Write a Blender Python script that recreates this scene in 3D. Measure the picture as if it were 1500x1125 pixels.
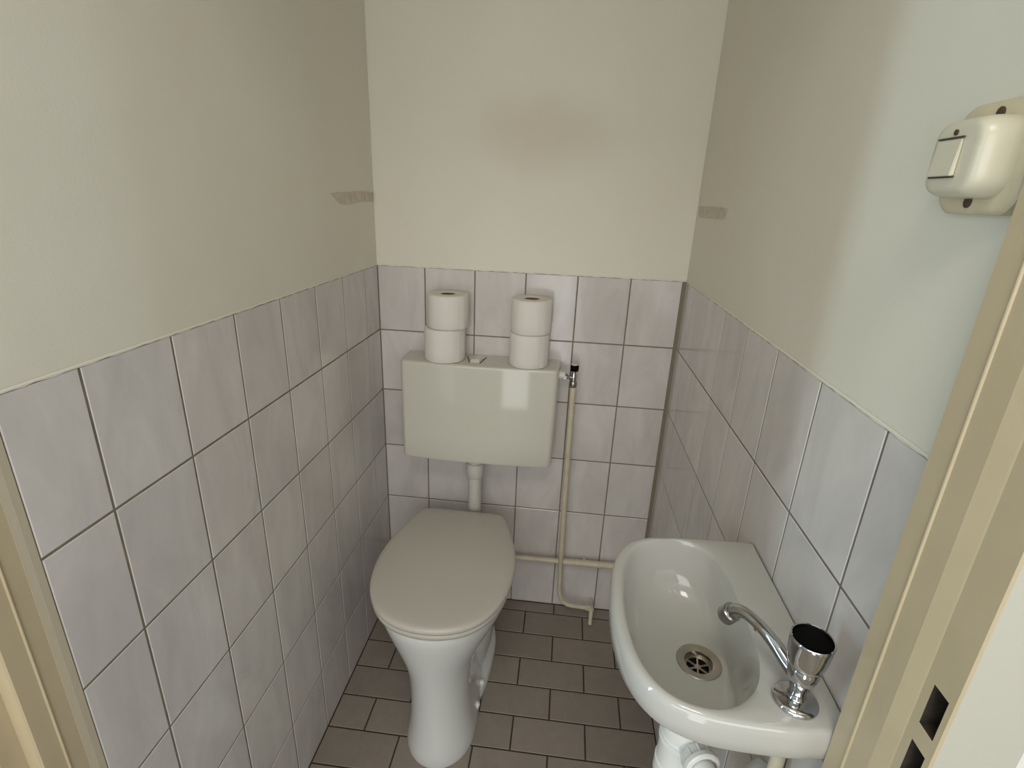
import bpy, bmesh, math, random
from mathutils import Vector, Matrix

S = bpy.context.scene
for o in list(bpy.data.objects):
    bpy.data.objects.remove(o)
C = bpy.data.collections.new('scene')
S.collection.children.link(C)

# ------------------------------------------------------------------ camera
cam_d = bpy.data.cameras.new('camera')
cam_d.sensor_width = 36.0
cam_d.lens = 765.99 / 1500 * 36.0
cam_d.clip_start = 0.01
cam = bpy.data.objects.new('camera', cam_d)
C.objects.link(cam)
Fv = Vector((-0.08916, 0.936673, -0.338666))
Rv = Vector((0.993359, 0.108448, 0.038421))
Uv = Vector((-0.072715, 0.332992, 0.940122))
M3 = Matrix((Rv, Uv, -Fv)).transposed()
cam.matrix_world = Matrix.Translation((0.5688, -1.5476, 1.4056)) @ M3.to_4x4()
S.camera = cam

# ------------------------------------------------------------------ light and exposure
S.view_settings.view_transform = 'Standard'
S.view_settings.look = 'None'
S.view_settings.gamma = 1.0
S.view_settings.use_curve_mapping = False
S.view_settings.exposure = 0.24
wd = bpy.data.worlds.new('world')
S.world = wd
wd.use_nodes = True
wd.node_tree.nodes['Background'].inputs[0].default_value = (0.75, 0.85, 1.0, 1)
wd.node_tree.nodes['Background'].inputs[1].default_value = 0.35

def area(name, loc, direction, sx, sy, power, col):
    d = bpy.data.lights.new(name, 'AREA')
    d.shape = 'RECTANGLE'
    d.size, d.size_y = sx, sy
    d.energy = power
    d.color = col
    o = bpy.data.objects.new(name, d)
    C.objects.link(o)
    o.location = loc
    o.rotation_euler = Vector(direction).to_track_quat('-Z', 'Y').to_euler()
    return o

# door glass straight behind the camera, daylight from both hall ends, two added fills
area('hall_door_glass_daylight', (0.47, -2.60, 0.56), (0, 1, 0), 0.36, 1.02, 3.2, (1.0, 0.99, 0.97))
area('added_hall_fill', (0.50, -2.60, 1.48), (0, 1, 0), 2.0, 0.74, 14.0, (1.0, 0.975, 0.93))  # added fill light, no known window; set above what the tiles mirror
area('hall_left_daylight', (-1.70, -1.865, 1.30), (1, 0.38, 0), 0.10, 2.0, 10.0, (0.60, 0.88, 1.0))
area('hall_right_daylight', (2.60, -1.865, 1.30), (-1, 0.38, 0), 0.10, 2.0, 2.4, (0.56, 0.85, 1.0))
area('added_ceiling_fill', (0.5, -1.95, 2.46), (0, 0.0, -1), 0.5, 0.5, 7.0, (1.0, 0.92, 0.80))  # unseen light added from above to lift floor and walls

# ------------------------------------------------------------------ helpers
W = 0.908
TOP = 1.195
PI = math.pi

def obj(name, bm, mat, parent=None, smooth=False, angle=None, kind=None):
    me = bpy.data.meshes.new(name)
    bmesh.ops.recalc_face_normals(bm, faces=bm.faces)
    bm.to_mesh(me)
    bm.free()
    mats = mat if isinstance(mat, (list, tuple)) else [mat]
    for m in mats:
        me.materials.append(m)
    if smooth:
        me.polygons.foreach_set('use_smooth', [True] * len(me.polygons))
        if angle:
            me.set_sharp_from_angle(angle=math.radians(angle))
    me.update()
    o = bpy.data.objects.new(name, me)
    C.objects.link(o)
    if parent is not None:
        o.parent = parent
        o.matrix_parent_inverse = Matrix.Translation(parent.location).inverted()
    if kind:
        o['kind'] = kind
    return o

def thing(name, label, cat, loc, group=None):
    o = bpy.data.objects.new(name, None)
    C.objects.link(o)
    o.location = loc
    o.empty_display_size = 0.02
    o['label'] = label
    o['category'] = cat
    if group:
        o['group'] = group
    return o

def tag(o, label, cat, group=None):
    o['label'] = label
    o['category'] = cat
    if group:
        o['group'] = group
    return o

def box(bm, a, b, bevel=0.0, seg=2, mi=0):
    r = bmesh.ops.create_cube(bm, size=1.0)
    vs = r['verts']
    for v in vs:
        v.co = Vector(((a[i] + b[i]) / 2 + v.co[i] * (b[i] - a[i]) for i in range(3)))
    fs = set(f for v in vs for f in v.link_faces)
    for f in fs:
        f.material_index = mi
    if bevel > 0:
        es = list(set(e for v in vs for e in v.link_edges))
        bmesh.ops.bevel(bm, geom=es, offset=bevel, segments=seg, profile=0.5, affect='EDGES')

def loft(bm, rings, cap0=True, cap1=True, mi=0):
    rv = [[bm.verts.new(p) for p in r] for r in rings]
    n = len(rv[0])
    for a, b in zip(rv[:-1], rv[1:]):
        for i in range(n):
            j = (i + 1) % n
            f = bm.faces.new((a[i], a[j], b[j], b[i]))
            f.material_index = mi
    if cap0:
        bm.faces.new(rv[0][::-1]).material_index = mi
    if cap1:
        bm.faces.new(rv[-1]).material_index = mi
    return rv

def lathe(bm, prof, o=(0, 0, 0), axis=(0, 0, 1), seg=40, cap0=True, cap1=True, mi=0):
    q = Vector((0, 0, 1)).rotation_difference(Vector(axis).normalized())
    o = Vector(o)
    rings = []
    for r, z in prof:
        rings.append([o + q @ Vector((r * math.cos(2 * PI * i / seg), r * math.sin(2 * PI * i / seg), z)) for i in range(seg)])
    return loft(bm, rings, cap0, cap1, mi)

def catmull(pts, n=8):
    P = [Vector(p) for p in pts]
    P = [2 * P[0] - P[1]] + P + [2 * P[-1] - P[-2]]
    out = []
    for i in range(1, len(P) - 2):
        for k in range(n):
            t = k / n
            a, b, c, d = P[i - 1], P[i], P[i + 1], P[i + 2]
            out.append(0.5 * ((2 * b) + (c - a) * t + (2 * a - 5 * b + 4 * c - d) * t * t + (3 * b - a - 3 * c + d) * t ** 3))
    out.append(P[-2])
    return out

def tube(bm, pts, rad, seg=20, smooth_n=0, mi=0):
    P = catmull(pts, smooth_n) if smooth_n else [Vector(p) for p in pts]
    if not isinstance(rad, (list, tuple)):
        R = [rad] * len(P)
    else:
        R = []
        for i in range(len(P)):
            t = i / (len(P) - 1) * (len(rad) - 1)
            k = min(int(t), len(rad) - 2)
            R.append(rad[k] + (rad[k + 1] - rad[k]) * (t - k))
    T = []
    for i in range(len(P)):
        a = P[max(i - 1, 0)]
        b = P[min(i + 1, len(P) - 1)]
        T.append((b - a).normalized())
    n = T[0].orthogonal().normalized()
    rings = []
    for i in range(len(P)):
        if i:
            n = T[i - 1].rotation_difference(T[i]) @ n
        b = T[i].cross(n)
        rings.append([P[i] + R[i] * (math.cos(2 * PI * k / seg) * n + math.sin(2 * PI * k / seg) * b) for k in range(seg)])
    loft(bm, rings, mi=mi)

def prism(bm, poly, z0, z1, mi=0):
    loft(bm, [[(x, y, z0) for x, y in poly], [(x, y, z1) for x, y in poly]], mi=mi)

# ------------------------------------------------------------------ materials
def new_mat(name):
    m = bpy.data.materials.new(name)
    m.use_nodes = True
    nt = m.node_tree
    return m, nt, nt.nodes['Principled BSDF']

def simple(name, col, rough=0.4, metal=0.0, ior=1.5, coat=0.0, bump=0.0, bscale=200.0, var=0.0, vscale=8.0):
    m, nt, b = new_mat(name)
    b.inputs['Base Color'].default_value = (*col, 1)
    b.inputs['Roughness'].default_value = rough
    b.inputs['Metallic'].default_value = metal
    b.inputs['IOR'].default_value = ior
    b.inputs['Coat Weight'].default_value = coat
    b.inputs['Coat Roughness'].default_value = 0.05
    N = nt.nodes
    L = nt.links
    tc = N.new('ShaderNodeTexCoord')
    if var > 0:
        nz = N.new('ShaderNodeTexNoise')
        nz.inputs['Scale'].default_value = vscale
        nz.inputs['Detail'].default_value = 5
        L.new(tc.outputs['Object'], nz.inputs['Vector'])
        mr = N.new('ShaderNodeMapRange')
        mr.inputs['From Min'].default_value = 0.3
        mr.inputs['From Max'].default_value = 0.7
        mr.inputs['To Min'].default_value = 1 - var
        mr.inputs['To Max'].default_value = 1 + var
        L.new(nz.outputs['Fac'], mr.inputs['Value'])
        mx = N.new('ShaderNodeVectorMath')
        mx.operation = 'SCALE'
        mx.inputs[0].default_value = col
        L.new(mr.outputs['Result'], mx.inputs['Scale'])
        L.new(mx.outputs['Vector'], b.inputs['Base Color'])
    if bump > 0:
        nb = N.new('ShaderNodeTexNoise')
        nb.inputs['Scale'].default_value = bscale
        nb.inputs['Detail'].default_value = 3
        L.new(tc.outputs['Object'], nb.inputs['Vector'])
        bp = N.new('ShaderNodeBump')
        bp.inputs['Strength'].default_value = bump
        bp.inputs['Distance'].default_value = 0.002
        L.new(nb.outputs['Fac'], bp.inputs['Height'])
        L.new(bp.outputs['Normal'], b.inputs['Normal'])
    return m

def plaster_mat(name, stain=False):
    m, nt, b = new_mat(name)
    N, L = nt.nodes, nt.links
    b.inputs['Roughness'].default_value = 0.75
    tc = N.new('ShaderNodeTexCoord')
    nz = N.new('ShaderNodeTexNoise')
    nz.inputs['Scale'].default_value = 2.2
    nz.inputs['Detail'].default_value = 6
    L.new(tc.outputs['Object'], nz.inputs['Vector'])
    cr = N.new('ShaderNodeValToRGB')
    cr.color_ramp.elements[0].position = 0.3
    cr.color_ramp.elements[0].color = (0.735, 0.695, 0.59, 1)
    cr.color_ramp.elements[1].position = 0.7
    cr.color_ramp.elements[1].color = (0.775, 0.745, 0.65, 1)
    L.new(nz.outputs['Fac'], cr.inputs['Fac'])
    out = cr.outputs['Color']
    if stain:
        # faint tan scorch mark high on the wall behind the toilet
        mp = N.new('ShaderNodeMapping')
        mp.inputs['Location'].default_value = (-0.475, 0, -1.565)
        mp.vector_type = 'POINT'
        L.new(tc.outputs['Object'], mp.inputs['Vector'])
        sc = N.new('ShaderNodeVectorMath')
        sc.operation = 'MULTIPLY'
        sc.inputs[1].default_value = (3.9, 0.0, 7.0)
        L.new(mp.outputs['Vector'], sc.inputs[0])
        ad = N.new('ShaderNodeVectorMath')
        ad.operation = 'ADD'
        n2 = N.new('ShaderNodeTexNoise')
        n2.inputs['Scale'].default_value = 5
        n2.inputs['Detail'].default_value = 3
        L.new(tc.outputs['Object'], n2.inputs['Vector'])
        s2 = N.new('ShaderNodeVectorMath')
        s2.operation = 'SCALE'
        s2.inputs['Scale'].default_value = 0.5
        L.new(n2.outputs['Color'], s2.inputs[0])
        L.new(sc.outputs['Vector'], ad.inputs[0])
        L.new(s2.outputs['Vector'], ad.inputs[1])
        sb = N.new('ShaderNodeVectorMath')
        sb.operation = 'SUBTRACT'
        sb.inputs[1].default_value = (0.25, 0.25, 0.25)
        L.new(ad.outputs['Vector'], sb.inputs[0])
        ln = N.new('ShaderNodeVectorMath')
        ln.operation = 'LENGTH'
        L.new(sb.outputs['Vector'], ln.inputs[0])
        mr = N.new('ShaderNodeMapRange')
        mr.interpolation_type = 'SMOOTHSTEP'
        mr.inputs['From Min'].default_value = 0.15
        mr.inputs['From Max'].default_value = 1.0
        mr.inputs['To Min'].default_value = 0.45
        mr.inputs['To Max'].default_value = 0.0
        L.new(ln.outputs['Value'], mr.inputs['Value'])
        mx = N.new('ShaderNodeMix')
        mx.data_type = 'RGBA'
        L.new(mr.outputs['Result'], mx.inputs['Factor'])
        L.new(out, mx.inputs['A'])
        mx.inputs['B'].default_value = (0.61, 0.525, 0.39, 1)
        out = mx.outputs['Result']
    L.new(out, b.inputs['Base Color'])
    nb = N.new('ShaderNodeTexNoise')
    nb.inputs['Scale'].default_value = 260
    nb.inputs['Detail'].default_value = 4
    L.new(tc.outputs['Object'], nb.inputs['Vector'])
    nc = N.new('ShaderNodeTexNoise')
    nc.inputs['Scale'].default_value = 9
    L.new(tc.outputs['Object'], nc.inputs['Vector'])
    b1 = N.new('ShaderNodeBump')
    b1.inputs['Strength'].default_value = 0.12
    b1.inputs['Distance'].default_value = 0.0012
    L.new(nb.outputs['Fac'], b1.inputs['Height'])
    b2 = N.new('ShaderNodeBump')
    b2.inputs['Strength'].default_value = 0.18
    b2.inputs['Distance'].default_value = 0.006
    L.new(nc.outputs['Fac'], b2.inputs['Height'])
    L.new(b1.outputs['Normal'], b2.inputs['Normal'])
    L.new(b2.outputs['Normal'], b.inputs['Normal'])
    return m

def tile_mat(name, c0, c1, rough, streak=(1, 1, 1), nscale=9.0, spread=0.06, bump=0.05, spec=0.5):
    m, nt, b = new_mat(name)
    N, L = nt.nodes, nt.links
    b.inputs['Roughness'].default_value = rough
    b.inputs['Specular IOR Level'].default_value = spec
    tc = N.new('ShaderNodeTexCoord')
    ge = N.new('ShaderNodeNewGeometry')
    mp = N.new('ShaderNodeVectorMath')
    mp.operation = 'MULTIPLY'
    mp.inputs[1].default_value = streak
    L.new(tc.outputs['Object'], mp.inputs[0])
    off = N.new('ShaderNodeVectorMath')
    off.operation = 'SCALE'
    off.inputs[0].default_value = (17.0, 31.0, 23.0)
    L.new(ge.outputs['Random Per Island'], off.inputs['Scale'])
    ad = N.new('ShaderNodeVectorMath')
    ad.operation = 'ADD'
    L.new(mp.outputs['Vector'], ad.inputs[0])
    L.new(off.outputs['Vector'], ad.inputs[1])
    nz = N.new('ShaderNodeTexNoise')
    nz.inputs['Scale'].default_value = nscale
    nz.inputs['Detail'].default_value = 7
    nz.inputs['Roughness'].default_value = 0.62
    nz.inputs['Distortion'].default_value = 0.8
    L.new(ad.outputs['Vector'], nz.inputs['Vector'])
    cr = N.new('ShaderNodeValToRGB')
    cr.color_ramp.elements[0].position = 0.32
    cr.color_ramp.elements[0].color = (*c0, 1)
    cr.color_ramp.elements[1].position = 0.66
    cr.color_ramp.elements[1].color = (*c1, 1)
    L.new(nz.outputs['Fac'], cr.inputs['Fac'])
    mr = N.new('ShaderNodeMapRange')
    mr.inputs['To Min'].default_value = 1 - spread
    mr.inputs['To Max'].default_value = 1 + spread
    L.new(ge.outputs['Random Per Island'], mr.inputs['Value'])
    sc = N.new('ShaderNodeVectorMath')
    sc.operation = 'SCALE'
    L.new(cr.outputs['Color'], sc.inputs[0])
    L.new(mr.outputs['Result'], sc.inputs['Scale'])
    L.new(sc.outputs['Vector'], b.inputs['Base Color'])
    nb = N.new('ShaderNodeTexNoise')
    nb.inputs['Scale'].default_value = 14
    nb.inputs['Detail'].default_value = 2
    L.new(ad.outputs['Vector'], nb.inputs['Vector'])
    bp = N.new('ShaderNodeBump')
    bp.inputs['Strength'].default_value = bump
    bp.inputs['Distance'].default_value = 0.004
    L.new(nb.outputs['Fac'], bp.inputs['Height'])
    L.new(bp.outputs['Normal'], b.inputs['Normal'])
    return m

M = {}
M['plaster'] = plaster_mat('cream_plaster')
M['plaster_back'] = plaster_mat('cream_plaster_stained', True)
M['tile'] = tile_mat('marbled_wall_tile', (0.565, 0.53, 0.515), (0.675, 0.64, 0.618), 0.13, (1, 1, 0.4), 11, 0.035)
M['grout'] = simple('wall_grout', (0.20, 0.17, 0.125), 0.85, bump=0.3, bscale=500, var=0.2, vscale=30)
M['ftile'] = tile_mat('floor_tile', (0.25, 0.215, 0.182), (0.285, 0.247, 0.212), 0.42, (1, 1, 1), 25, 0.05, 0.1, 0.4)
M['fgrout'] = simple('floor_grout', (0.05, 0.035, 0.026), 0.9, bump=0.3, bscale=400)
M['paint'] = simple('cream_gloss_paint', (0.525, 0.435, 0.285), 0.32, bump=0.12, bscale=90, var=0.03, vscale=20)
M['paint_daylit'] = simple('cream_paint_daylit', (0.51, 0.49, 0.415), 0.5, bump=0.1, bscale=120)  # paler copy of the cream paint, daylight on the outer face put into its colour
M['white_paint'] = simple('hall_wall_paint', (0.78, 0.78, 0.74), 0.7, bump=0.15, bscale=200)
M['hallfloor'] = simple('hall_floor', (0.30, 0.25, 0.19), 0.5, var=0.1, vscale=6)
M['ceramic'] = simple('white_ceramic', (0.66, 0.67, 0.66), 0.10, coat=0.3)
M['basin'] = simple('basin_ceramic', (0.50, 0.495, 0.465), 0.09, coat=0.3)
M['seat'] = simple('seat_plastic', (0.53, 0.505, 0.45), 0.33, bump=0.04, bscale=500)
M['cistern'] = simple('cistern_plastic', (0.61, 0.60, 0.525), 0.07)
M['button'] = simple('button_plastic', (0.72, 0.70, 0.60), 0.25)
M['paper'] = simple('tissue_paper', (0.76, 0.73, 0.68), 0.95, bump=0.35, bscale=420)
M['card'] = simple('cardboard', (0.22, 0.13, 0.07), 0.9)
M['greyplastic'] = simple('grey_pvc', (0.56, 0.545, 0.50), 0.35)
M['whiteplastic'] = simple('white_pvc', (0.80, 0.80, 0.76), 0.25)
M['pipe'] = simple('painted_pipe', (0.60, 0.54, 0.41), 0.38, bump=0.1, bscale=150, var=0.08, vscale=30)
M['chrome'] = simple('chrome', (0.52, 0.52, 0.53), 0.05, 1.0)
M['dullchrome'] = simple('dull_chrome', (0.40, 0.39, 0.37), 0.22, 1.0)
M['steel'] = simple('drain_steel', (0.50, 0.46, 0.41), 0.30, 1.0)
M['black'] = simple('black_plastic', (0.003, 0.003, 0.003), 0.7, ior=1.15)
M['dark'] = simple('dark_hole', (0.012, 0.009, 0.007), 0.8)
M['holemetal'] = simple('hole_steel', (0.035, 0.026, 0.019), 0.7, bump=0.5, bscale=120, var=0.5, vscale=60)
M['switch'] = simple('switch_plastic', (0.63, 0.59, 0.46), 0.30, bump=0.03, bscale=300)
M['plate'] = simple('old_switch_plate', (0.62, 0.545, 0.38), 0.45, var=0.06, vscale=60)
M['rust'] = simple('rusty_screw', (0.07, 0.04, 0.022), 0.7, bump=0.4, bscale=600)
M['patch'] = simple('bare_patch', (0.61, 0.545, 0.44), 0.85, bump=0.4, bscale=200, var=0.13, vscale=50)
M['sealant'] = simple('aged_sealant', (0.44, 0.38, 0.285), 0.7, bump=0.3, bscale=60)
M['caulk'] = simple('olive_caulk', (0.235, 0.205, 0.15), 0.8, bump=0.2, bscale=300)
M['line'] = simple('dark_line', (0.06, 0.05, 0.035), 0.7)
M['glass'] = simple('window_frame_paint', (0.8, 0.8, 0.78), 0.4)

# ------------------------------------------------------------------ tiles
def tiles(bm, rects, plane, depth=0.0009, bev=0.0011, mi=0):
    """rects: list of (u0,v0,u1,v1); plane(u,v,d) -> point, d = height over the grout"""
    for u0, v0, u1, v1 in rects:
        if u1 - u0 < 0.004 or v1 - v0 < 0.004:
            continue
        o = [bm.verts.new(plane(u, v, 0)) for u, v in ((u0, v0), (u1, v0), (u1, v1), (u0, v1))]
        b = bev
        i = [bm.verts.new(plane(u, v, depth)) for u, v in ((u0 + b, v0 + b), (u1 - b, v0 + b), (u1 - b, v1 - b), (u0 + b, v1 - b))]
        bm.faces.new(i).material_index = mi
        for k in range(4):
            j = (k + 1) % 4
            bm.faces.new((o[k], o[j], i[j], i[k])).material_index = mi

def cuts(edges, g):
    """edge positions -> (start,end) spans, with grout g"""
    return [(a + g / 2, b - g / 2) for a, b in zip(edges[:-1], edges[1:])]

H = 0.1992
zs = [TOP - H * 6 + H * i for i in range(7)]
zs[0] = 0.0
G = 0.0036
w = 0.152
def wall(name, plane, u0, u1, uj, plaster, length_edges):
    bm = bmesh.new()
    # grout backing and plaster above, as a slab 0.1 thick behind the tile plane
    def slab(a, b, z0, z1, d0, d1, mi):
        rings = []
        for d in (d0, d1):
            rings.append([plane(a, z0, d), plane(b, z0, d), plane(b, z1, d), plane(a, z1, d)])
        loft(bm, rings, mi=mi)
    slab(u0, u1, 0, TOP, -0.10, 0.0, 1)
    slab(u0, u1, TOP, 2.5, -0.10, -0.0004, 2)
    rects = []
    for (a, b) in cuts(uj, G):
        for (c, d) in cuts(zs, G):
            rects.append((a, c, b, d - (0.0005 if d > 1.19 else 0)))
    tiles(bm, rects, plane, mi=0)
    # irregular lower edge of the paint where it laps onto the tiles
    random.seed(hash(name) % 100 if False else len(name))
    n = int((u1 - u0) / 0.012)
    prev = None
    for i in range(n + 1):
        u = u0 + (u1 - u0) * i / n
        dz = 0.0006 + random.random() * 0.0018
        a = bm.verts.new(plane(u, TOP + 0.0025, 0.0))
        b = bm.verts.new(plane(u, TOP + 0.0006, 0.0013))
        c = bm.verts.new(plane(u, TOP - dz, 0.0011))
        if prev:
            bm.faces.new((prev[0], a, b, prev[1])).material_index = 2
            bm.faces.new((prev[1], b, c, prev[2])).material_index = 2
        prev = (a, b, c)
    return obj(name, bm, [M['tile'], M['grout'], plaster], kind='structure')

D = 0.0009
wall('wall_back', lambda u, v, d: Vector((u, D - d, v)), -0.1, W + 0.1,
     [0.0, 0.146, 0.298, 0.450, 0.602, 0.754, 0.9005], M['plaster_back'], None)
LE = -1.117
jl = [0.0, 0.102] + [0.102 + w * k for k in range(1, 7)] + [1.117]
wall('wall_left', lambda u, v, d: Vector((-D + d, -u, v)), 0.0, 1.117, jl, M['plaster'], None)
jr = [0.0, 0.1064, 0.2584, 0.4104, 0.5624, 0.7144, 0.8664, 1.0184, 1.1143]
wall('wall_right', lambda u, v, d: Vector((W + D - d, -u, v)), 0.0, 1.1143, jr, M['plaster'], None)

# caulk bead in the right rear corner
bm = bmesh.new()
prism(bm, [(0.8995, 0.0012), (0.8995, -0.0004), (W - 0.001, -0.0075), (W + 0.001, -0.0075), (W + 0.001, 0.0012)], 0.0, TOP - 0.002)
obj('trim_1', bm, M['caulk'], kind='structure')

# floor
bm = bmesh.new()
box(bm, (-0.1, -1.16, -0.08), (W + 0.1, 0.1, -0.0012), mi=1)
fx0, fp, fd0, fd = 0.6103, 0.203, 0.0488, 0.1016
rects = []
gx = 0.0042
for n in range(0, 12):
    ya = -(fd0 + (n - 1) * fd) if n else 0.0
    yb = -(fd0 + n * fd)
    if n == 0:
        yb = -fd0
    if yb < -1.16:
        yb = -1.16
    even = (n % 2 == 0)
    base = fx0 if even else fx0 + fp / 2
    xe = [0.0] + [x for x in (base + fp * k for k in range(-5, 6)) if 0.008 < x < W - 0.008] + [W]
    for a, b in cuts(xe, gx):
        rects.append((a, yb + gx / 2, b, ya - gx / 2))
rects = [r for r in rects if r[3] - r[1] > 0.01]
tiles(bm, rects, lambda u, v, d: Vector((u, v, -0.0012 + d)))
obj('floor', bm, [M['ftile'], M['fgrout']], kind='structure')

bm = bmesh.new()
box(bm, (-0.1, -1.205, 2.5), (W + 0.1, 0.1, 2.6))
obj('ceiling', bm, M['plaster'], kind='structure')

# ------------------------------------------------------------------ door frame
def bead(y, x, s):
    return [(x, y + 0.0016), (x + s * 0.0014, y + 0.001), (x + s * 0.0018, y), (x + s * 0.0014, y - 0.001), (x, y - 0.0016)]
FH = 2.06
bm = bmesh.new()
pl = [(-0.0042, -1.1325)] + bead(-1.1540, -0.0042, 1) + \
     [(-0.0042, -1.1780), (-0.0058, -1.1800), (-0.0220, -1.1800), (-0.0220, -1.2035), (-0.0235, -1.205), (-0.072, -1.205), (-0.072, -1.190), (-0.06, -1.190), (-0.06, -1.1325)]
prism(bm, pl, 0.0, FH)
obj('door_frame_left', bm, M['paint'], kind='structure').name = 'trim_2'
bm = bmesh.new()
prism(bm, [(0.0, -1.1172), (-0.0012, -1.1250), (-0.0036, -1.1326), (-0.06, -1.1326), (-0.06, -1.1172)], 0.0, FH)
obj('trim_5', bm, M['sealant'], kind='structure')

# right jamb: profile with two strike holes cut in the rebate face
HX = 0.8895
holes = [(1.0040, 1.0460), (0.9410, 0.9842)]
hy0, hy1 = -1.1942, -1.2112
bm = bmesh.new()
pr_ = [(0.925, -1.1143), (0.885, -1.1143)] + bead(-1.1404, 0.885, -1) + \
      [(0.885, -1.1685), (0.8854, -1.1700), (0.8889, -1.1835), (HX, -1.1852), (HX, -1.2165), (0.8912, -1.2180), (0.950, -1.2180), (0.950, -1.190), (0.925, -1.190)]
rz = [[bm.verts.new((x, y, z)) for x, y in pr_] for z in (0.0, FH)]
n = len(pr_)
for i in range(n):
    j = (i + 1) % n
    if abs(pr_[i][0] - HX) < 1e-6 and abs(pr_[j][0] - HX) < 1e-6:
        continue
    f = bm.faces.new((rz[0][i], rz[0][j], rz[1][j], rz[1][i]))
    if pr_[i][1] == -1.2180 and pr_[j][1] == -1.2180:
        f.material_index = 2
bm.faces.new(rz[0][::-1])
bm.faces.new(rz[1])
ys = [-1.1852, hy0, hy1, -1.2165]
zz = [0.0, holes[1][0], holes[1][1], holes[0][0], holes[0][1], FH]
for a in range(3):
    for b in range(5):
        y0, y1, z0, z1 = ys[a], ys[a + 1], zz[b], zz[b + 1]
        if a == 1 and b in (1, 3):
            for (p, q) in (((y0, z0), (y1, z0)), ((y1, z0), (y1, z1)), ((y1, z1), (y0, z1)), ((y0, z1), (y0, z0))):
                f = bm.faces.new([bm.verts.new(c) for c in ((HX, *p), (HX, *q), (HX + 0.020, *q), (HX + 0.020, *p))])
                f.material_index = 1
            f = bm.faces.new([bm.verts.new(c) for c in ((HX + 0.020, y0, z0), (HX + 0.020, y1, z0), (HX + 0.020, y1, z1), (HX + 0.020, y0, z1))])
            f.material_index = 1
        else:
            bm.faces.new([bm.verts.new(c) for c in ((HX, y0, z0), (HX, y1, z0), (HX, y1, z1), (HX, y0, z1))])
tr = obj('trim_3', bm, [M['paint'], M['holemetal'], M['paint_daylit']], kind='structure')
bm = bmesh.new()
prism(bm, [(-0.072, -1.205), (-0.072, -1.1172), (0.952, -1.1172), (0.952, -1.205)], FH, FH + 0.05)
obj('trim_4', bm, M['paint'], kind='structure')
# wall over the door
bm = bmesh.new()
box(bm, (-0.1, -1.20, FH + 0.05), (W + 0.1, -1.117, 2.5))
obj('wall_over_door', bm, M['plaster'], kind='structure').name = 'wall_front'

# ------------------------------------------------------------------ hall outside the door
HY0, HY1 = -1.197, -2.62
bm = bmesh.new()
box(bm, (-1.75, HY0, 0), (-0.06, HY0 + 0.06, 2.5))
obj('wall_hall_left', bm, M['white_paint'], kind='structure')
bm = bmesh.new()
box(bm, (0.925, HY0, 0), (2.75, HY0 + 0.06, 2.5))
obj('wall_hall_right', bm, M['white_paint'], kind='structure')
bm = bmesh.new()
for a, b in (((-1.75, -2.72, 0), (-0.52, HY1, 2.5)), ((1.52, -2.72, 0), (2.75, HY1, 2.5)), ((-0.52, -2.72, 1.87), (1.52, HY1, 2.5)),
             ((-0.52, -2.72, 0), (0.28, HY1, 1.09)), ((0.66, -2.72, 0), (1.52, HY1, 1.09)), ((0.28, -2.72, 0), (0.66, HY1, 0.04))):
    box(bm, a, b)
obj('wall_hall_rear', bm, M['white_paint'], kind='structure')
bm = bmesh.new()
box(bm, (-1.75, HY1 - 0.1, -0.08), (2.75, -1.16, -0.001))
obj('floor_hall', bm, M['hallfloor'], kind='structure')
bm = bmesh.new()
box(bm, (-1.75, HY1 - 0.1, 2.5), (2.75, -1.206, 2.6))
obj('ceiling_hall', bm, M['white_paint'], kind='structure')

# ------------------------------------------------------------------ toilet
def dring(cx, front, back, a, z, n=64, wide=0.45, pf=1.0, pb=0.72):
    """egg-shaped ring; widest at the given share of its length from the back"""
    L = back - front
    yc = back - L * wide
    out = []
    for i in range(n):
        t = 2 * PI * i / n
        c, s = math.cos(t), math.sin(t)
        p = pf if s < 0 else pb
        x = a * math.copysign(abs(c) ** p, c)
        y = (yc - front) * s if s < 0 else (back - yc) * abs(s) ** p
        out.append(Vector((cx + x, yc + y, z)))
    return out

toilet = thing('toilet', 'white ceramic floor-standing toilet with closed beige lid in front of back wall', 'toilet', (0.30, -0.38, 0))
bm = bmesh.new()
secs = [  # z, cx, front, back, a, wide
    (0.000, 0.314, -0.632, -0.16, 0.093, 0.76), (0.010, 0.314, -0.633, -0.16, 0.093, 0.76), (0.030, 0.3135, -0.627, -0.18, 0.0885, 0.75),
    (0.060, 0.312, -0.615, -0.21, 0.0835, 0.74), (0.100, 0.309, -0.604, -0.24, 0.0795, 0.72), (0.145, 0.306, -0.598, -0.26, 0.0785, 0.69),
    (0.185, 0.304, -0.596, -0.26, 0.082, 0.65), (0.225, 0.302, -0.597, -0.24, 0.091, 0.60), (0.262, 0.300, -0.601, -0.22, 0.106, 0.56),
    (0.298, 0.299, -0.607, -0.20, 0.127, 0.53), (0.332, 0.298, -0.613, -0.18, 0.149, 0.50), (0.365, 0.2975, -0.619, -0.16, 0.168, 0.49),
    (0.390, 0.297, -0.623, -0.15, 0.179, 0.48), (0.408, 0.297, -0.624, -0.145, 0.183, 0.48), (0.415, 0.297, -0.622, -0.147, 0.181, 0.48), (0.418, 0.297, -0.615, -0.15, 0.175, 0.48)]
loft(bm, [dring(cx, f, b, a, z, wide=wd_) for z, cx, f, b, a, wd_ in secs])
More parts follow.
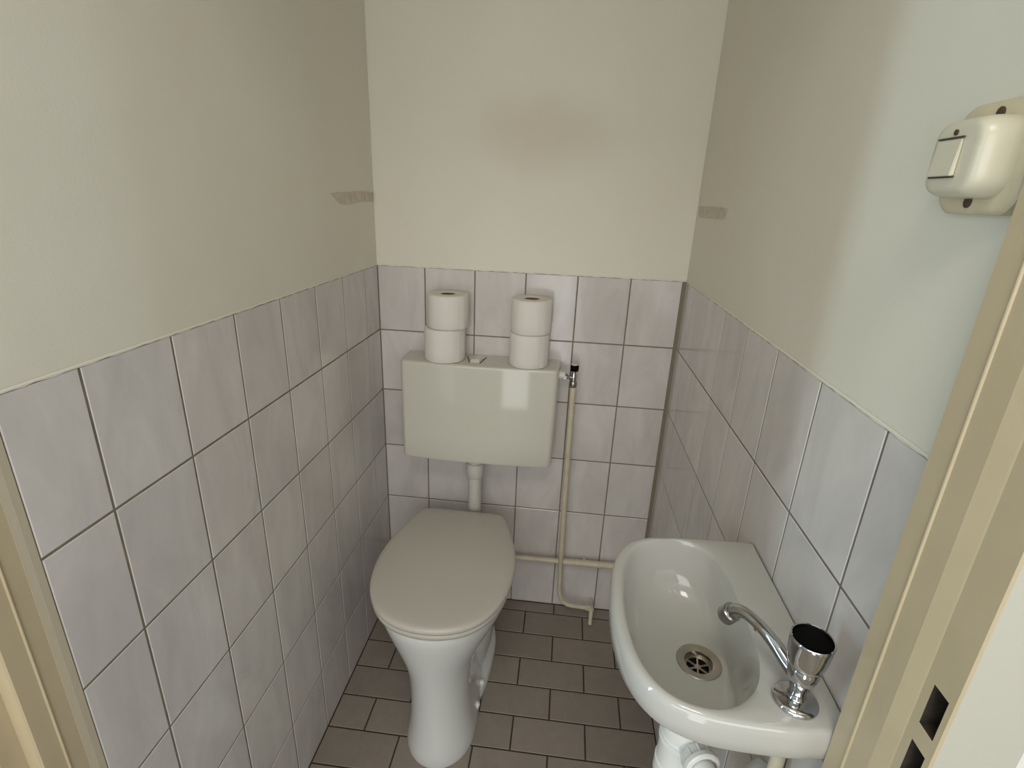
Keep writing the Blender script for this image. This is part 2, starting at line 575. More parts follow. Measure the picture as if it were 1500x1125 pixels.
# rear foot flange and trapway, one piece with the bowl
fl = [(0.0, -0.53, -0.10, 0.108), (0.016, -0.53, -0.10, 0.107), (0.024, -0.52, -0.11, 0.100), (0.030, -0.47, -0.12, 0.082)]
loft(bm, [dring(0.316, f, b, a, z, wide=0.35, pf=0.8) for z, f, b, a in fl])
tw = [(0.02, -0.40, -0.10, 0.092), (0.08, -0.40, -0.10, 0.102), (0.14, -0.39, -0.10, 0.104), (0.19, -0.38, -0.11, 0.090), (0.24, -0.36, -0.12, 0.075), (0.30, -0.34, -0.14, 0.062)]
loft(bm, [dring(0.312, f, b, a, z, wide=0.5, pf=0.8) for z, f, b, a in tw])
# rear deck that carries the seat hinges and takes the flush pipe
box(bm, (0.205, -0.24, 0.33), (0.39, -0.075, 0.412), 0.018, 3)
obj('bowl', bm, M['ceramic'], toilet, smooth=True, angle=50)

def seat_outline(z, inset=0.0, n=90):
    cx = 0.2965
    pts = [(-0.112, -0.134), (-0.135, -0.150), (-0.162, -0.225), (-0.182, -0.300), (-0.190, -0.375), (-0.186, -0.445),
           (-0.170, -0.510), (-0.140, -0.565), (-0.100, -0.602), (-0.052, -0.622), (0.0, -0.628)]
    pts = pts + [(-x, y) for x, y in pts[-2::-1]]
    full = [(0.0, -0.131)] + [(-0.07, -0.1312)] + pts + [(0.07, -0.1312)]
    P = [Vector((x, y, 0)) for x, y in full]
    N_ = len(P)
    out = []
    for i in range(N_):
        a, b, c, d = P[i - 1], P[i], P[(i + 1) % N_], P[(i + 2) % N_]
        for k in range(6):
            t = k / 6
            q = 0.5 * ((2 * b) + (c - a) * t + (2 * a - 5 * b + 4 * c - d) * t * t + (3 * b - a - 3 * c + d) * t ** 3)
            out.append(q)
    cy = -0.38
    res = []
    for q in out:
        d = Vector((q.x, q.y - cy, 0))
        L = d.length
        q2 = d * ((L - inset) / L)
        res.append(Vector((cx + q2.x, cy + q2.y, z)))
    return res
bm = bmesh.new()
loft(bm, [seat_outline(0.4185, 0.009), seat_outline(0.420, 0.005), seat_outline(0.426, 0.003), seat_outline(0.4315, 0.0035), seat_outline(0.4335, 0.005), seat_outline(0.4342, 0.010)])
obj('seat', bm, M['seat'], toilet, smooth=True, angle=60)
bm = bmesh.new()
rings = [seat_outline(0.4362, 0.010), seat_outline(0.4368, 0.005), seat_outline(0.4385, 0.0018), seat_outline(0.4415, 0.0004), seat_outline(0.446, 0.0), seat_outline(0.4505, 0.0015),
         seat_outline(0.4535, 0.005), seat_outline(0.4552, 0.012), seat_outline(0.4562, 0.03), seat_outline(0.4570, 0.07), seat_outline(0.4575, 0.12)]
loft(bm, rings)
obj('lid', bm, M['seat'], toilet, smooth=True, angle=60)
for sx in (-1, 1):
    bm = bmesh.new()
    lathe(bm, [(0.009, -0.018), (0.011, -0.016), (0.011, 0.016), (0.009, 0.018)], (0.2965 + sx * 0.075, -0.122, 0.427), (1, 0, 0), 20)
    box(bm, (0.2965 + sx * 0.075 - 0.011, -0.136, 0.408), (0.2965 + sx * 0.075 + 0.011, -0.114, 0.424), 0.003, 2)
    obj('hinge', bm, M['whiteplastic'], toilet, smooth=True, angle=40)
for (bx_, by_, bz_, ax_) in ((0.402, -0.384, 0.022, 1), (0.400, -0.458, 0.022, 1), (0.230, -0.384, 0.022, -1)):
    bm = bmesh.new()
    lathe(bm, [(0.0085, -0.008), (0.0090, 0.002), (0.0085, 0.009), (0.006, 0.013), (0.002, 0.0145)], (bx_, by_, bz_), (0.25 * ax_, 0, 1), 20)
    obj('bolt_cap', bm, M['whiteplastic'], toilet, smooth=True, angle=50)

# ------------------------------------------------------------------ cistern
cist = thing('cistern', 'low cream plastic cistern on the tiled wall above the toilet', 'cistern', (0.33, -0.06, 0.60))
def cring(z, ins, yf, n=14):
    """rounded plan outline with a gently bowed front"""
    xl, xr = 0.0945 + ins, 0.5665 - ins
    r = 0.016
    pts = []
    pts.append((xr - 0.004 + 0.008, -0.002))
    pts.append((xr + 0.004, -0.03))
    def front(x):
        u = (x - 0.3305) / 0.236
        return yf + 0.012 * u * u
    for k in range(7):
        t = k / 6 * PI / 2
        x = xr - r + r * math.cos(t)
        pts.append((x, front(xr - r) + r - r * math.sin(t)))
    for k in range(1, n):
        x = xr - r + (xl - xr + 2 * r) * k / n
        pts.append((x, front(x)))
    for k in range(7):
        t = PI / 2 + k / 6 * PI / 2
        x = xl + r + r * math.cos(t)
        pts.append((x, front(xl + r) + r - r * math.sin(t)))
    pts.append((xl, -0.03))
    pts.append((xl, -0.002))
    return [Vector((x, y, z)) for x, y in pts]
bm = bmesh.new()
loft(bm, [cring(0.624, 0.012, -0.127), cring(0.627, 0.007, -0.133), cring(0.634, 0.005, -0.1360), cring(0.70, 0.004, -0.1330), cring(0.80, 0.002, -0.1284), cring(0.9265, 0.0, -0.1226)])
obj('tank', bm, M['cistern'], cist, smooth=True, angle=40)
bm = bmesh.new()
loft(bm, [cring(0.9265, 0.0, -0.1226), cring(0.930, 0.0002, -0.1223), cring(0.9335, 0.0015, -0.1210), cring(0.9352, 0.004, -0.1185), cring(0.9360, 0.009, -0.113)])
obj('cistern_lid', bm, M['cistern'], cist, smooth=True, angle=40)
bm = bmesh.new()
zb = 0.9363
loft(bm, [[Vector((0.286, -0.030, zb)), Vector((0.340, -0.030, zb)), Vector((0.330, -0.090, zb)), Vector((0.303, -0.090, zb))],
          [Vector((0.287, -0.031, zb + 0.002)), Vector((0.339, -0.031, zb + 0.002)), Vector((0.329, -0.078, zb + 0.0075)), Vector((0.304, -0.078, zb + 0.0075))]])
bmesh.ops.bevel(bm, geom=bm.edges[:], offset=0.0008, segments=2, affect='EDGES')
fb = obj('flush_button', bm, M['button'], cist)
for xa, xb in ((0.2835, 0.3010), (0.3430, 0.3325)):
    bm = bmesh.new()
    tube(bm, [(xa, -0.028, zb), (xb, -0.092, zb)], 0.0011, 8)
    obj('button_gap', bm, M['line'], fb)
bm = bmesh.new()
lathe(bm, [(0.0115, 0.0), (0.0115, 0.016), (0.010, 0.018)], (0.567, -0.052, 0.905), (1, 0, 0), 20)
obj('inlet_nut', bm, M['whiteplastic'], cist, smooth=True, angle=40)

# flush pipe
fp_ = thing('flush_pipe', 'short grey plastic flush pipe dropping from cistern into the toilet', 'pipe', (0.323, -0.09, 0.41))
bm = bmesh.new()
tube(bm, [(0.323, -0.088, 0.59), (0.323, -0.088, 0.43), (0.323, -0.088, 0.4135)], 0.021, 28)
obj('pipe', bm, M['greyplastic'], fp_, smooth=True, angle=40)
bm = bmesh.new()
lathe(bm, [(0.024, 0.556), (0.0275, 0.562), (0.029, 0.590), (0.029, 0.606), (0.024, 0.6075), (0.024, 0.617)], (0.323, -0.088, 0), (0, 0, 1), 28)
obj('collar', bm, M['greyplastic'], fp_, smooth=True, angle=40)

# ------------------------------------------------------------------ toilet rolls
def roll(x, y, z, r, h, label, seed):
    t = thing('toilet_roll', label, 'toilet roll', (x, y, z), 'spare toilet rolls on the cistern')
    random.seed(seed)
    rc = 0.0215
    n = 64
    ph = random.random() * 6
    def ring(rad, zz, amp=0.0007):
        return [Vector((x + (rad + amp * math.sin(3 * a + ph) + amp * 0.5 * math.sin(7 * a + 2 * ph)) * math.cos(a),
                        y + (rad + amp * math.sin(3 * a + ph) + amp * 0.5 * math.sin(7 * a + 2 * ph)) * math.sin(a), zz))
                for a in (2 * PI * i / n for i in range(n))]
    bm = bmesh.new()
    rs = [ring(rc, z + 0.001, 0), ring(r - 0.006, z, 0.0003), ring(r - 0.002, z + 0.001), ring(r, z + 0.004), ring(r + 0.0003, z + h * 0.3),
          ring(r, z + h * 0.65), ring(r, z + h - 0.004), ring(r - 0.002, z + h - 0.001), ring(r - 0.006, z + h, 0.0003),
          ring(0.036, z + h - 0.0006, 0.0003), ring(rc + 0.001, z + h - 0.001, 0), ring(rc, z + h - 0.002, 0)]
    rv = loft(bm, rs, False, False)
    for i in range(n):
        j = (i + 1) % n
        bm.faces.new((rv[-1][i], rv[-1][j], rv[0][j], rv[0][i]))
    # loose end of the sheet
    a0 = -1.1 + random.random() * 0.3
    pa = []
    for k in range(7):
        a = a0 + k * 0.05
        pa.append((x + (r + 0.0014) * math.cos(a), y + (r + 0.0014) * math.sin(a)))
    pv = [[bm.verts.new((p[0], p[1], zz)) for p in pa] for zz in (z + 0.003, z + h - 0.003)]
    for k in range(6):
        bm.faces.new((pv[0][k], pv[0][k + 1], pv[1][k + 1], pv[1][k]))
    obj('paper', bm, M['paper'], t, smooth=True, angle=50)
    bm = bmesh.new()
    rv = lathe(bm, [(rc - 0.0002, z + 0.0015 - z), (rc - 0.0002, h - 0.0025), (rc - 0.002, h - 0.0025), (rc - 0.002, 0.0015)], (x, y, z), (0, 0, 1), 40, False, False)
    for i in range(40):
        j = (i + 1) % 40
        bm.faces.new((rv[-1][i], rv[-1][j], rv[0][j], rv[0][i]))
    obj('cardboard_core', bm, M['card'], t, smooth=True, angle=50)
    return t
cz = 0.9362
roll(0.2205, -0.0635, cz, 0.0605, 0.0985, 'white toilet roll on the cistern, bottom of the left stack', 1)
roll(0.2305, -0.0615, cz + 0.0988, 0.0605, 0.0985, 'white toilet roll topmost of the left stack, shifted to the right', 2)
roll(0.4730, -0.0640, cz, 0.0580, 0.0985, 'white toilet roll on the cistern, bottom of the right stack', 3)
roll(0.4755, -0.0630, cz + 0.0988, 0.0585, 0.0985, 'white toilet roll topmost of the right stack near the water valve', 4)

# ------------------------------------------------------------------ water pipes on the back wall
YP = -0.0520
vp = thing('water_pipe', 'cream painted vertical water pipe from the valve down the back wall', 'pipe', (0.612, YP, 0.0))
bm = bmesh.new()
tube(bm, [(0.6115, YP, 0.873), (0.6125, YP, 0.70), (0.6150, YP, 0.45), (0.6185, YP, 0.25)], 0.0092, 16)
tube(bm, [(0.6185, YP, 0.252), (0.6215, YP, 0.15), (0.6235, YP, 0.105), (0.633, YP, 0.072), (0.652, YP, 0.054), (0.677, YP, 0.049), (0.720, YP, 0.047)], 0.0075, 14, 5)
obj('pipe', bm, M['pipe'], vp, smooth=True, angle=50)
for z in (0.70, 0.33):
    bm = bmesh.new()
    xx = 0.6125 + (0.70 - z) * 0.012
    box(bm, (xx - 0.006, YP + 0.006, z - 0.005), (xx + 0.006, -0.0005, z + 0.005), 0.001, 1)
    obj('pipe_clip', bm, M['pipe'], vp)

dc = thing('drain_cock', 'small cream painted drain cock at floor level under the vertical pipe', 'valve', (0.728, -0.03, 0.0))
bm = bmesh.new()
lathe(bm, [(0.0085, -0.009), (0.0095, -0.007), (0.0095, 0.007), (0.0085, 0.009)], (0.729, YP, 0.047), (1, 0, 0), 6)
lathe(bm, [(0.009, 0.0), (0.0095, 0.012), (0.007, 0.016)], (0.740, YP, 0.035), (0, 0, 1), 16)
lathe(bm, [(0.0045, 0.0), (0.0045, 0.046)], (0.740, -0.0005, 0.047), (0, -1, 0), 12)
obj('body', bm, M['pipe'], dc, smooth=True, angle=40)
bm = bmesh.new()
tube(bm, [(0.740, YP, 0.042), (0.739, YP - 0.012, 0.034), (0.736, YP - 0.040, 0.010)], [0.0078, 0.0072, 0.0068], 14, 4)
obj('spout', bm, M['pipe'], dc, smooth=True, angle=50)

YH = -0.0300
hp = thing('heating_pipe', 'thick cream painted horizontal pipe low along the back wall', 'pipe', (0.5, YH, 0.2))
bm = bmesh.new()
tube(bm, [(0.012, YH, 0.208), (0.606, YH, 0.216)], 0.0095, 18)
tube(bm, [(0.606, YH, 0.216), (0.80, YH, 0.2185), (0.872, YH, 0.2195)], 0.0120, 18)
obj('pipe', bm, M['pipe'], hp, smooth=True, angle=50)
for xx in (0.10, 0.70):
    bm = bmesh.new()
    box(bm, (xx - 0.006, -0.026, 0.200), (xx + 0.006, -0.0005, 0.226), 0.001, 1)
    obj('pipe_clip', bm, M['pipe'], hp)
sp_ = thing('supply_pipe', 'cream painted supply pipe rising along the right wall under the wash basin', 'pipe', (0.891, -1.0, 0.22))
bm = bmesh.new()
tube(bm, [(0.8745, YH, 0.2195), (0.887, -0.034, 0.2195), (0.892, -0.050, 0.2195), (0.892, -0.10, 0.219),
          (0.892, -0.50, 0.222), (0.892, -0.975, 0.226), (0.892, -1.005, 0.230), (0.892, -1.022, 0.245), (0.892, -1.026, 0.27), (0.892, -1.026, 0.55), (0.892, -1.026, 0.745)], 0.0088, 18, 4)
obj('pipe', bm, M['pipe'], sp_, smooth=True, angle=50)

# angle stop valve
sv = thing('stop_valve', 'chrome angle stop valve with black knob beside the cistern', 'valve', (0.6115, YP, 0.86))
bm = bmesh.new()
lathe(bm, [(0.0105, 0.862), (0.0115, 0.864), (0.0115, 0.876), (0.0105, 0.879), (0.0085, 0.880), (0.0085, 0.899), (0.0065, 0.902), (0.0065, 0.914)], (0.6113, YP, 0), (0, 0, 1), 16)
lathe(bm, [(0.007, 0.0), (0.007, 0.012), (0.0055, 0.014), (0.0055, 0.024)], (0.6113, YP, 0.892), (-1, 0, 0), 16)
obj('body', bm, M['dullchrome'], sv, smooth=True, angle=40)
bm = bmesh.new()
lathe(bm, [(0.009, 0.0), (0.0105, 0.002), (0.0105, 0.012), (0.009, 0.014)], (0.6005 - 0.0, YP, 0.892), (-1, 0, 0), 6)
bmesh.ops.translate(bm, verts=bm.verts, vec=(-0.0085, 0, 0))
obj('compression_nut', bm, M['dullchrome'], sv)
bm = bmesh.new()
lathe(bm, [(0.009, 0.913), (0.0118, 0.9135), (0.0124, 0.918), (0.0124, 0.929), (0.0112, 0.932)], (0.6118, YP, 0), (0, 0, 1), 18)
obj('knob', bm, M['black'], sv, smooth=True, angle=40)
bm = bmesh.new()
lathe(bm, [(0.0108, 0.932), (0.0105, 0.936), (0.006, 0.938)], (0.6118, YP, 0), (0, 0, 1), 18)
obj('knob_cap', bm, M['greyplastic'], sv, smooth=True, angle=40)
bm = bmesh.new()
tube(bm, [(0.5785, YP, 0.892), (0.5705, YP, 0.892)], 0.005, 12)
obj('connector', bm, M['whiteplastic'], sv, smooth=True, angle=40)
sv.location.z += 0.008

# ------------------------------------------------------------------ wash basin
basin = thing('wash_basin', 'small white ceramic corner-rounded wash basin mounted on the right wall', 'wash basin', (0.79, -0.95, 0.80))
BC = Vector((0.785, -0.95))
def poly_smooth(pts, n=6):
    """Catmull-Rom through an open polyline of 2-D points, first and last joined by a straight line"""
    return [(p.x, p.y) for p in catmull([(x, y, 0) for x, y in pts], n)]
OUT = poly_smooth([(0.9055, -0.776), (0.86, -0.7765), (0.80, -0.779), (0.755, -0.784), (0.722, -0.793), (0.697, -0.812), (0.680, -0.840), (0.669, -0.88),
                   (0.664, -0.93), (0.6635, -0.975), (0.669, -1.018), (0.679, -1.052), (0.695, -1.080), (0.718, -1.1005), (0.750, -1.1125),
                   (0.79, -1.1175), (0.85, -1.1175), (0.880, -1.1135), (0.9055, -1.1125)])
INN = poly_smooth([(0.8445, -0.905), (0.8430, -0.870), (0.833, -0.828), (0.812, -0.802), (0.780, -0.7925), (0.745, -0.7985), (0.712, -0.820), (0.692, -0.862),
                   (0.683, -0.915), (0.681, -0.965), (0.685, -1.012), (0.694, -1.049), (0.710, -1.077), (0.733, -1.0945), (0.765, -1.0995),
                   (0.797, -1.089), (0.8235, -1.064), (0.8385, -1.028), (0.843, -0.985), (0.845, -0.945), (0.8445, -0.905)])
def star(poly, c, n=128):
    res = []
    m = len(poly)
    for i in range(n):
        a = 2 * PI * i / n + 0.001
        d = (math.cos(a), math.sin(a))
        best = None
        for k in range(m):
            p, q = poly[k], poly[(k + 1) % m]
            ex, ey = q[0] - p[0], q[1] - p[1]
            det = d[0] * (-ey) + ex * d[1]
            if abs(det) < 1e-12:
                continue
            rx, ry = p[0] - c[0], p[1] - c[1]
            t = (rx * (-ey) + ex * ry) / det
            s = (d[0] * ry - d[1] * rx) / det
            if t > 0 and -1e-6 <= s <= 1 + 1e-6:
                if best is None or t > best:
                    best = t
        res.append(Vector((c[0] + d[0] * best, c[1] + d[1] * best)))
    return res
SO = star(OUT, BC)
SI = star(INN, BC)
# make sure the two wall corners are exact vertices
for corner in ((0.9055, -0.776), (0.9055, -1.1125)):
    k = min(range(len(SO)), key=lambda i: (SO[i] - Vector(corner)).length)
    SO[k] = Vector(corner)
XW = 0.9055
def oring(inset, z):
    out = []
    for p in SO:
        d = p - BC
        q = BC + d * ((d.length - inset) / d.length)
        x = q.x
        if p.x > XW - 0.002:
            x = XW
            q = Vector((x, BC.y + (p.y - BC.y) * (1 - inset / 0.165)))
        out.append(Vector((x, q.y, z)))
    return out
DR = Vector((0.8005, -0.9395))
def iring(s, z, lift=0.0):
    out = []
    for p in SI:
        d = p - DR
        q = DR + d * ((0.037 + (d.length - 0.037) * s) / d.length)
        out.append(Vector((q.x, q.y, z)))
    return out
def mixring(a, b, t, z):
    return [Vector((p.x + (q.x - p.x) * t, p.y + (q.y - p.y) * t, z)) for p, q in zip(a, b)]
def circ(r, z):
    out = []
    for p in SI:
        a = math.atan2(p.y - DR.y, p.x - DR.x)
        out.append(Vector((DR.x + r * math.cos(a), DR.y + r * math.sin(a), z)))
    return out
O0 = oring(0.0, 0.868)
rings = [oring(0.085, 0.752), oring(0.068, 0.765), oring(0.048, 0.790), oring(0.034, 0.810), oring(0.024, 0.828), oring(0.011, 0.8325), oring(0.005, 0.835), oring(0.0014, 0.840), oring(0.0, 0.856), oring(0.0004, 0.868), oring(0.0018, 0.8745),
         oring(0.0045, 0.8785), oring(0.0085, 0.8800), mixring(oring(0.0105, 0), iring(1.0, 0), 0.45, 0.8800), mixring(oring(0.0105, 0), iring(1.0, 0), 0.8, 0.8792),
         iring(1.0, 0.8770), iring(0.985, 0.8725), iring(0.968, 0.8640), iring(0.945, 0.8500), iring(0.905, 0.8320), iring(0.83, 0.8120), iring(0.70, 0.7965), iring(0.52, 0.7865), iring(0.32, 0.7812), iring(0.15, 0.7790)]
rings += [circ(0.0345, 0.7779), circ(0.0300, 0.7774)]
bm = bmesh.new()
rv = loft(bm, rings, True, False)
obj('bowl', bm, M['basin'], basin, smooth=True, angle=60)
# drain
bm = bmesh.new()
lathe(bm, [(0.0315, -0.0010), (0.0320, 0.0), (0.0312, 0.0008), (0.0215, -0.0002), (0.0200, -0.0010), (0.0195, -0.012), (0.0195, -0.024)], (DR.x, DR.y, 0.7782), (0, 0, 1), 48, False, False)
dr = obj('drain_flange', bm, M['steel'], basin, smooth=True, angle=40)
bm = bmesh.new()
lathe(bm, [(0.0193, 0.0), (0.0193, 0.001)], (DR.x, DR.y, 0.7782 - 0.0235), (0, 0, 1), 32)
obj('drain_hole', bm, M['dark'], dr)
bm = bmesh.new()
zg = 0.7782 - 0.011
rv = lathe(bm, [(0.0193, -0.001), (0.0193, 0.001), (0.0160, 0.001), (0.0160, -0.001)], (DR.x, DR.y, zg), (0, 0, 1), 40, False, False)
lathe(bm, [(0.0045, -0.001), (0.0045, 0.0014), (0.002, 0.002)], (DR.x, DR.y, zg), (0, 0, 1), 20)
for k in range(6):
    a = k * PI / 3 + 0.35
    p0 = Vector((DR.x + 0.003 * math.cos(a), DR.y + 0.003 * math.sin(a), zg))
    p1 = Vector((DR.x + 0.0175 * math.cos(a), DR.y + 0.0175 * math.sin(a), zg))
    tube(bm, [p0, p1], 0.0017, 8)
obj('drain_grate', bm, M['steel'], dr, smooth=True, angle=40)

# tap
TX, TY, TZ = 0.8600, -1.0775, 0.8802
tap = thing('tap', 'chrome pillar tap with curved spout and black-topped knob standing on the wash basin', 'tap', (TX, TY, TZ))
bm = bmesh.new()
lathe(bm, [(0.0240, 0.0), (0.0245, 0.0015), (0.0238, 0.0040), (0.0205, 0.0064), (0.0140, 0.0084), (0.0105, 0.0092)], (TX, TY, TZ), (0, 0, 1), 48)
obj('base', bm, M['chrome'], tap, smooth=True, angle=50)
bm = bmesh.new()
lathe(bm, [(0.0110, 0.0088), (0.0096, 0.011), (0.0092, 0.015), (0.0098, 0.020), (0.0115, 0.026), (0.0138, 0.033), (0.0158, 0.040), (0.0168, 0.046), (0.0168, 0.050), (0.0158, 0.0525)], (TX, TY, TZ), (0, 0, 1), 48)
obj('body', bm, M['chrome'], tap, smooth=True, angle=50)
sd = Vector((-0.5, 0.866, 0)).normalized()
def sp(s, z):
    return (TX + sd.x * s, TY + sd.y * s, z)
bm = bmesh.new()
tube(bm, [sp(0.008, 0.9130), sp(0.020, 0.9180), sp(0.038, 0.9262), sp(0.058, 0.9315), sp(0.076, 0.9325), sp(0.089, 0.9295), sp(0.097, 0.9235), sp(0.1005, 0.9165)],
     [0.0100, 0.0090, 0.0078, 0.0070, 0.0070, 0.0076, 0.0086, 0.0094], 28, 6)
spo = obj('spout', bm, M['chrome'], tap, smooth=True, angle=60)
bm = bmesh.new()
tip = Vector(sp(0.1005, 0.9195))
ax = Vector((sd.x * 0.6, sd.y * 0.6, -1)).normalized()
lathe(bm, [(0.0100, 0.0), (0.0120, 0.0015), (0.0122, 0.0160), (0.0114, 0.0175), (0.0090, 0.0178), (0.0090, 0.0160)], tip, ax, 36)
obj('aerator', bm, M['dullchrome'], spo, smooth=True, angle=40)
bm = bmesh.new()
lathe(bm, [(0.0030, 0.0), (0.0034, 0.003), (0.002, 0.005)], Vector(sp(0.064, 0.9265)), (0, 0, -1), 12)
obj('spout_screw', bm, M['dullchrome'], spo, smooth=True, angle=40)
bm = bmesh.new()
# fluted knob
n = 72
def kring(r, z, f):
    out = []
    for i in range(n):
        a = 2 * PI * i / n
        rr = r * (1 - f * (0.5 + 0.5 * math.cos(3 * a + 0.6)) ** 2)
        out.append(Vector((TX + rr * math.cos(a), TY + rr * math.sin(a), TZ + z)))
    return out
loft(bm, [kring(0.0145, 0.0522, 0), kring(0.0162, 0.0530, 0), kring(0.0182, 0.0560, 0.03), kring(0.0200, 0.0620, 0.09), kring(0.0213, 0.0700, 0.11), kring(0.0220, 0.0790, 0.08),
          kring(0.0223, 0.0870, 0.03), kring(0.0222, 0.0905, 0.0), kring(0.0214, 0.0915, 0.0), kring(0.0204, 0.0908, 0.0), kring(0.0200, 0.0850, 0.0)])
kb = obj('knob', bm, M['chrome'], tap, smooth=True, angle=50)
bm = bmesh.new()
lathe(bm, [(0.0200, 0.0850), (0.0200, 0.0868), (0.019, 0.0870)], (TX, TY, TZ), (0, 0, 1), 40)
obj('knob_insert', bm, M['black'], kb, smooth=True, angle=40)

# bottle trap
bt = thing('bottle_trap', 'white plastic bottle trap hanging under the wash basin', 'trap', (0.795, -0.94, 0.55))
bm = bmesh.new()
cxT, cyT = 0.7935, -0.955
lathe(bm, [(0.022, 0.530), (0.030, 0.534), (0.032, 0.545), (0.032, 0.566), (0.0345, 0.568), (0.0345, 0.596), (0.0325, 0.598), (0.0325, 0.640), (0.0345, 0.6415), (0.0345, 0.6455), (0.0325, 0.647),
           (0.0325, 0.651), (0.0345, 0.6525), (0.0345, 0.657), (0.0330, 0.659), (0.0330, 0.680), (0.030, 0.690), (0.024, 0.696), (0.019, 0.698), (0.019, 0.752)], (cxT, cyT, 0), (0, 0, 1), 40)
obj('bottle', bm, M['whiteplastic'], bt, smooth=True, angle=35)
od = Vector((0.22, -0.88, 0.10)).normalized()
oo = Vector((cxT, cyT, 0.655))
bm = bmesh.new()
lathe(bm, [(0.0200, 0.022), (0.0200, 0.040)], oo, od, 32)
obj('outlet_neck', bm, M['whiteplastic'], bt, smooth=True, angle=35)
bm = bmesh.new()
lathe(bm, [(0.0215, 0.037), (0.0225, 0.039), (0.0225, 0.052), (0.0262, 0.054), (0.0262, 0.060), (0.0240, 0.062), (0.0195, 0.062), (0.0195, 0.056)], oo, od, 32)
for k in range(10):
    a = 2 * PI * k / 10
    q = Vector((0, 0, 1)).rotation_difference(od)
    tube(bm, [oo + q @ Vector((0.0225 * math.cos(a), 0.0225 * math.sin(a), 0.040)), oo + q @ Vector((0.0225 * math.cos(a), 0.0225 * math.sin(a), 0.053))], 0.0016, 8)
obj('coupling_nut', bm, M['whiteplastic'], bt, smooth=True, angle=35)
bm = bmesh.new()
e0 = oo + od * 0.050
tube(bm, [e0, oo + od * 0.068, oo + od * 0.078 + Vector((0.008, 0, -0.006)), (0.840, -1.025, 0.640), (0.856, -1.020, 0.632), (0.880, -1.0, 0.630), (0.9065, -0.98, 0.630)], 0.0165, 28, 6)
obj('waste_pipe', bm, M['whiteplastic'], bt, smooth=True, angle=50)

# ------------------------------------------------------------------ light switch
sw = thing('light_switch', 'cream surface-mounted light switch on a yellowed plate high on the right wall', 'light switch', (0.90, -1.05, 1.41))
def rr_ring(x, y0, y1, z0, z1, r, n=7):
    out = []
    for (cy, cz_, a0) in ((y1 - r, z1 - r, 0), (y0 + r, z1 - r, PI / 2), (y0 + r, z0 + r, PI), (y1 - r, z0 + r, 3 * PI / 2)):
        for k in range(n):
            a = a0 + PI / 2 * k / (n - 1)
            out.append(Vector((x, cy + r * math.cos(a), cz_ + r * math.sin(a))))
    return out
bm = bmesh.new()
loft(bm, [rr_ring(0.9095, -1.096, -1.006, 1.4055, 1.4905, 0.018), rr_ring(0.8990, -1.096, -1.006, 1.4055, 1.4905, 0.018), rr_ring(0.8970, -1.0945, -1.0075, 1.407, 1.489, 0.018), rr_ring(0.8960, -1.0915, -1.0105, 1.410, 1.486, 0.018)])
obj('back_plate', bm, M['plate'], sw, smooth=True, angle=40)
bm = bmesh.new()
loft(bm, [rr_ring(0.8962, -1.0850, -1.0190, 1.4175, 1.4785, 0.017), rr_ring(0.8860, -1.0846, -1.0195, 1.4180, 1.4780, 0.017), rr_ring(0.8790, -1.0836, -1.0208, 1.4188, 1.4772, 0.016),
          rr_ring(0.8745, -1.0820, -1.0225, 1.4203, 1.4757, 0.015), rr_ring(0.8722, -1.0800, -1.0243, 1.4220, 1.4742, 0.013), rr_ring(0.8712, -1.0775, -1.0270, 1.4240, 1.4722, 0.011), rr_ring(0.8708, -1.0740, -1.0300, 1.4265, 1.4700, 0.009)])
obj('housing', bm, M['switch'], sw, smooth=True, angle=60)
bm = bmesh.new()
ry0, ry1, rz0, rz1 = -1.0615, -1.0330, 1.4340, 1.4615
loft(bm, [[Vector((0.8705, ry1, rz0)), Vector((0.8705, ry0, rz0)), Vector((0.8705, ry0, rz1)), Vector((0.8705, ry1, rz1))],
          [Vector((0.8668, ry1, rz0)), Vector((0.8668, ry0, rz0)), Vector((0.8690, ry0, rz1)), Vector((0.8690, ry1, rz1))]])
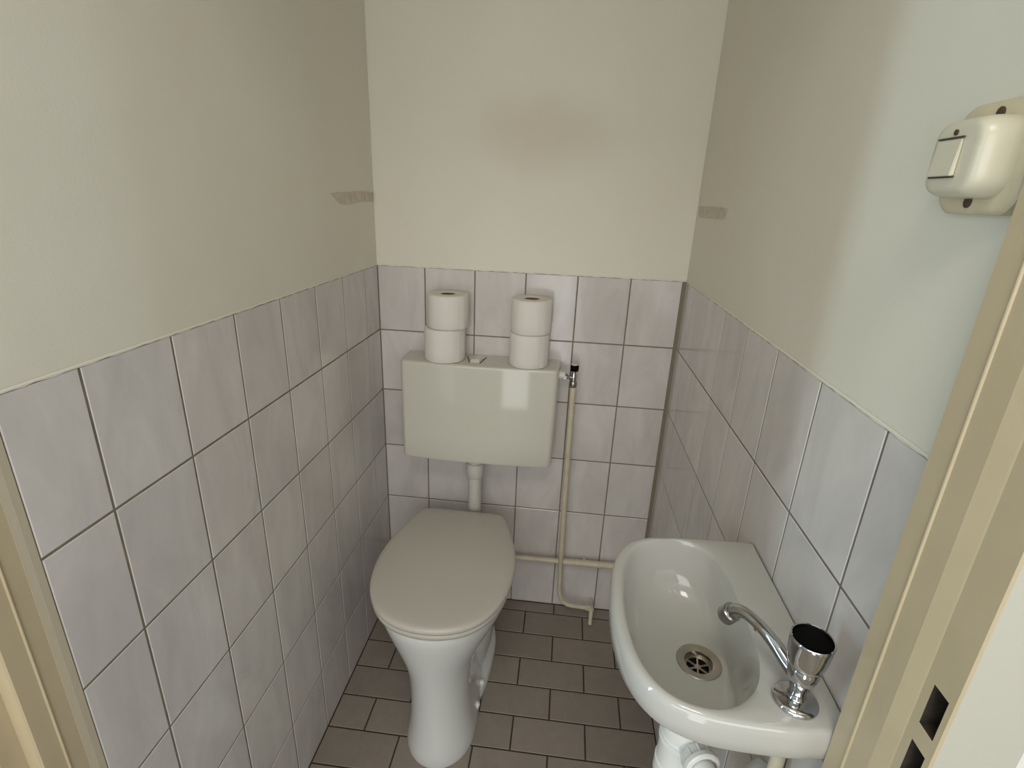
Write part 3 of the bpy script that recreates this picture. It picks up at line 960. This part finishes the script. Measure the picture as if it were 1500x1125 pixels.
bmesh.ops.bevel(bm, geom=bm.edges[:], offset=0.0006, segments=2, affect='EDGES')
obj('rocker', bm, M['switch'], sw, smooth=True, angle=40)
for z in (rz0 - 0.0006, rz1 + 0.0012):
    bm = bmesh.new()
    box(bm, (0.8690, ry0 - 0.001, z - 0.0007), (0.8702, ry1 + 0.001, z + 0.0007))
    obj('rocker_gap', bm, M['line'], sw)
bm = bmesh.new()
lathe(bm, [(0.0022, 0.0), (0.0022, 0.0012)], (0.8708, -1.0500, 1.4668), (-1, 0, 0), 16)
obj('indicator', bm, M['rust'], sw)
for y, z in ((-1.054, 1.4810), (-1.0485, 1.4150)):
    bm = bmesh.new()
    lathe(bm, [(0.0046, 0.0), (0.0046, 0.0015), (0.003, 0.0022)], (0.8966, y, z), (-1, 0, 0), 16)
    obj('screw', bm, M['rust'], sw, smooth=True, angle=40)

# ------------------------------------------------------------------ marks on the plaster
def patch(name, pts, xp, s, label):
    bm = bmesh.new()
    a = [bm.verts.new((xp, y, z)) for y, z in pts]
    b = [bm.verts.new((xp + s * 0.0009, y, z)) for y, z in pts]
    bm.faces.new(b)
    for i in range(len(pts)):
        j = (i + 1) % len(pts)
        bm.faces.new((a[i], a[j], b[j], b[i]))
    return tag(obj(name, bm, M['patch']), label, 'wall patch')
patch('plaster_patch', [(-0.003, 1.399), (-0.06, 1.401), (-0.12, 1.400), (-0.17, 1.398), (-0.22, 1.3965), (-0.285, 1.3945), (-0.262, 1.384), (-0.235, 1.3715),
                        (-0.20, 1.3685), (-0.15, 1.3705), (-0.10, 1.376), (-0.06, 1.3755), (-0.003, 1.374)], -0.0008, 1,
      'tan bare patch with a ragged edge on the plaster of the left wall')
patch('plaster_patch', [(-0.022, 1.3975), (-0.10, 1.399), (-0.18, 1.399), (-0.24, 1.3985), (-0.292, 1.3965), (-0.286, 1.388), (-0.284, 1.3755),
                        (-0.20, 1.374), (-0.10, 1.3725), (-0.030, 1.3715)], W + 0.0008, -1,
      'tan bare rectangular patch on the plaster of the right wall')
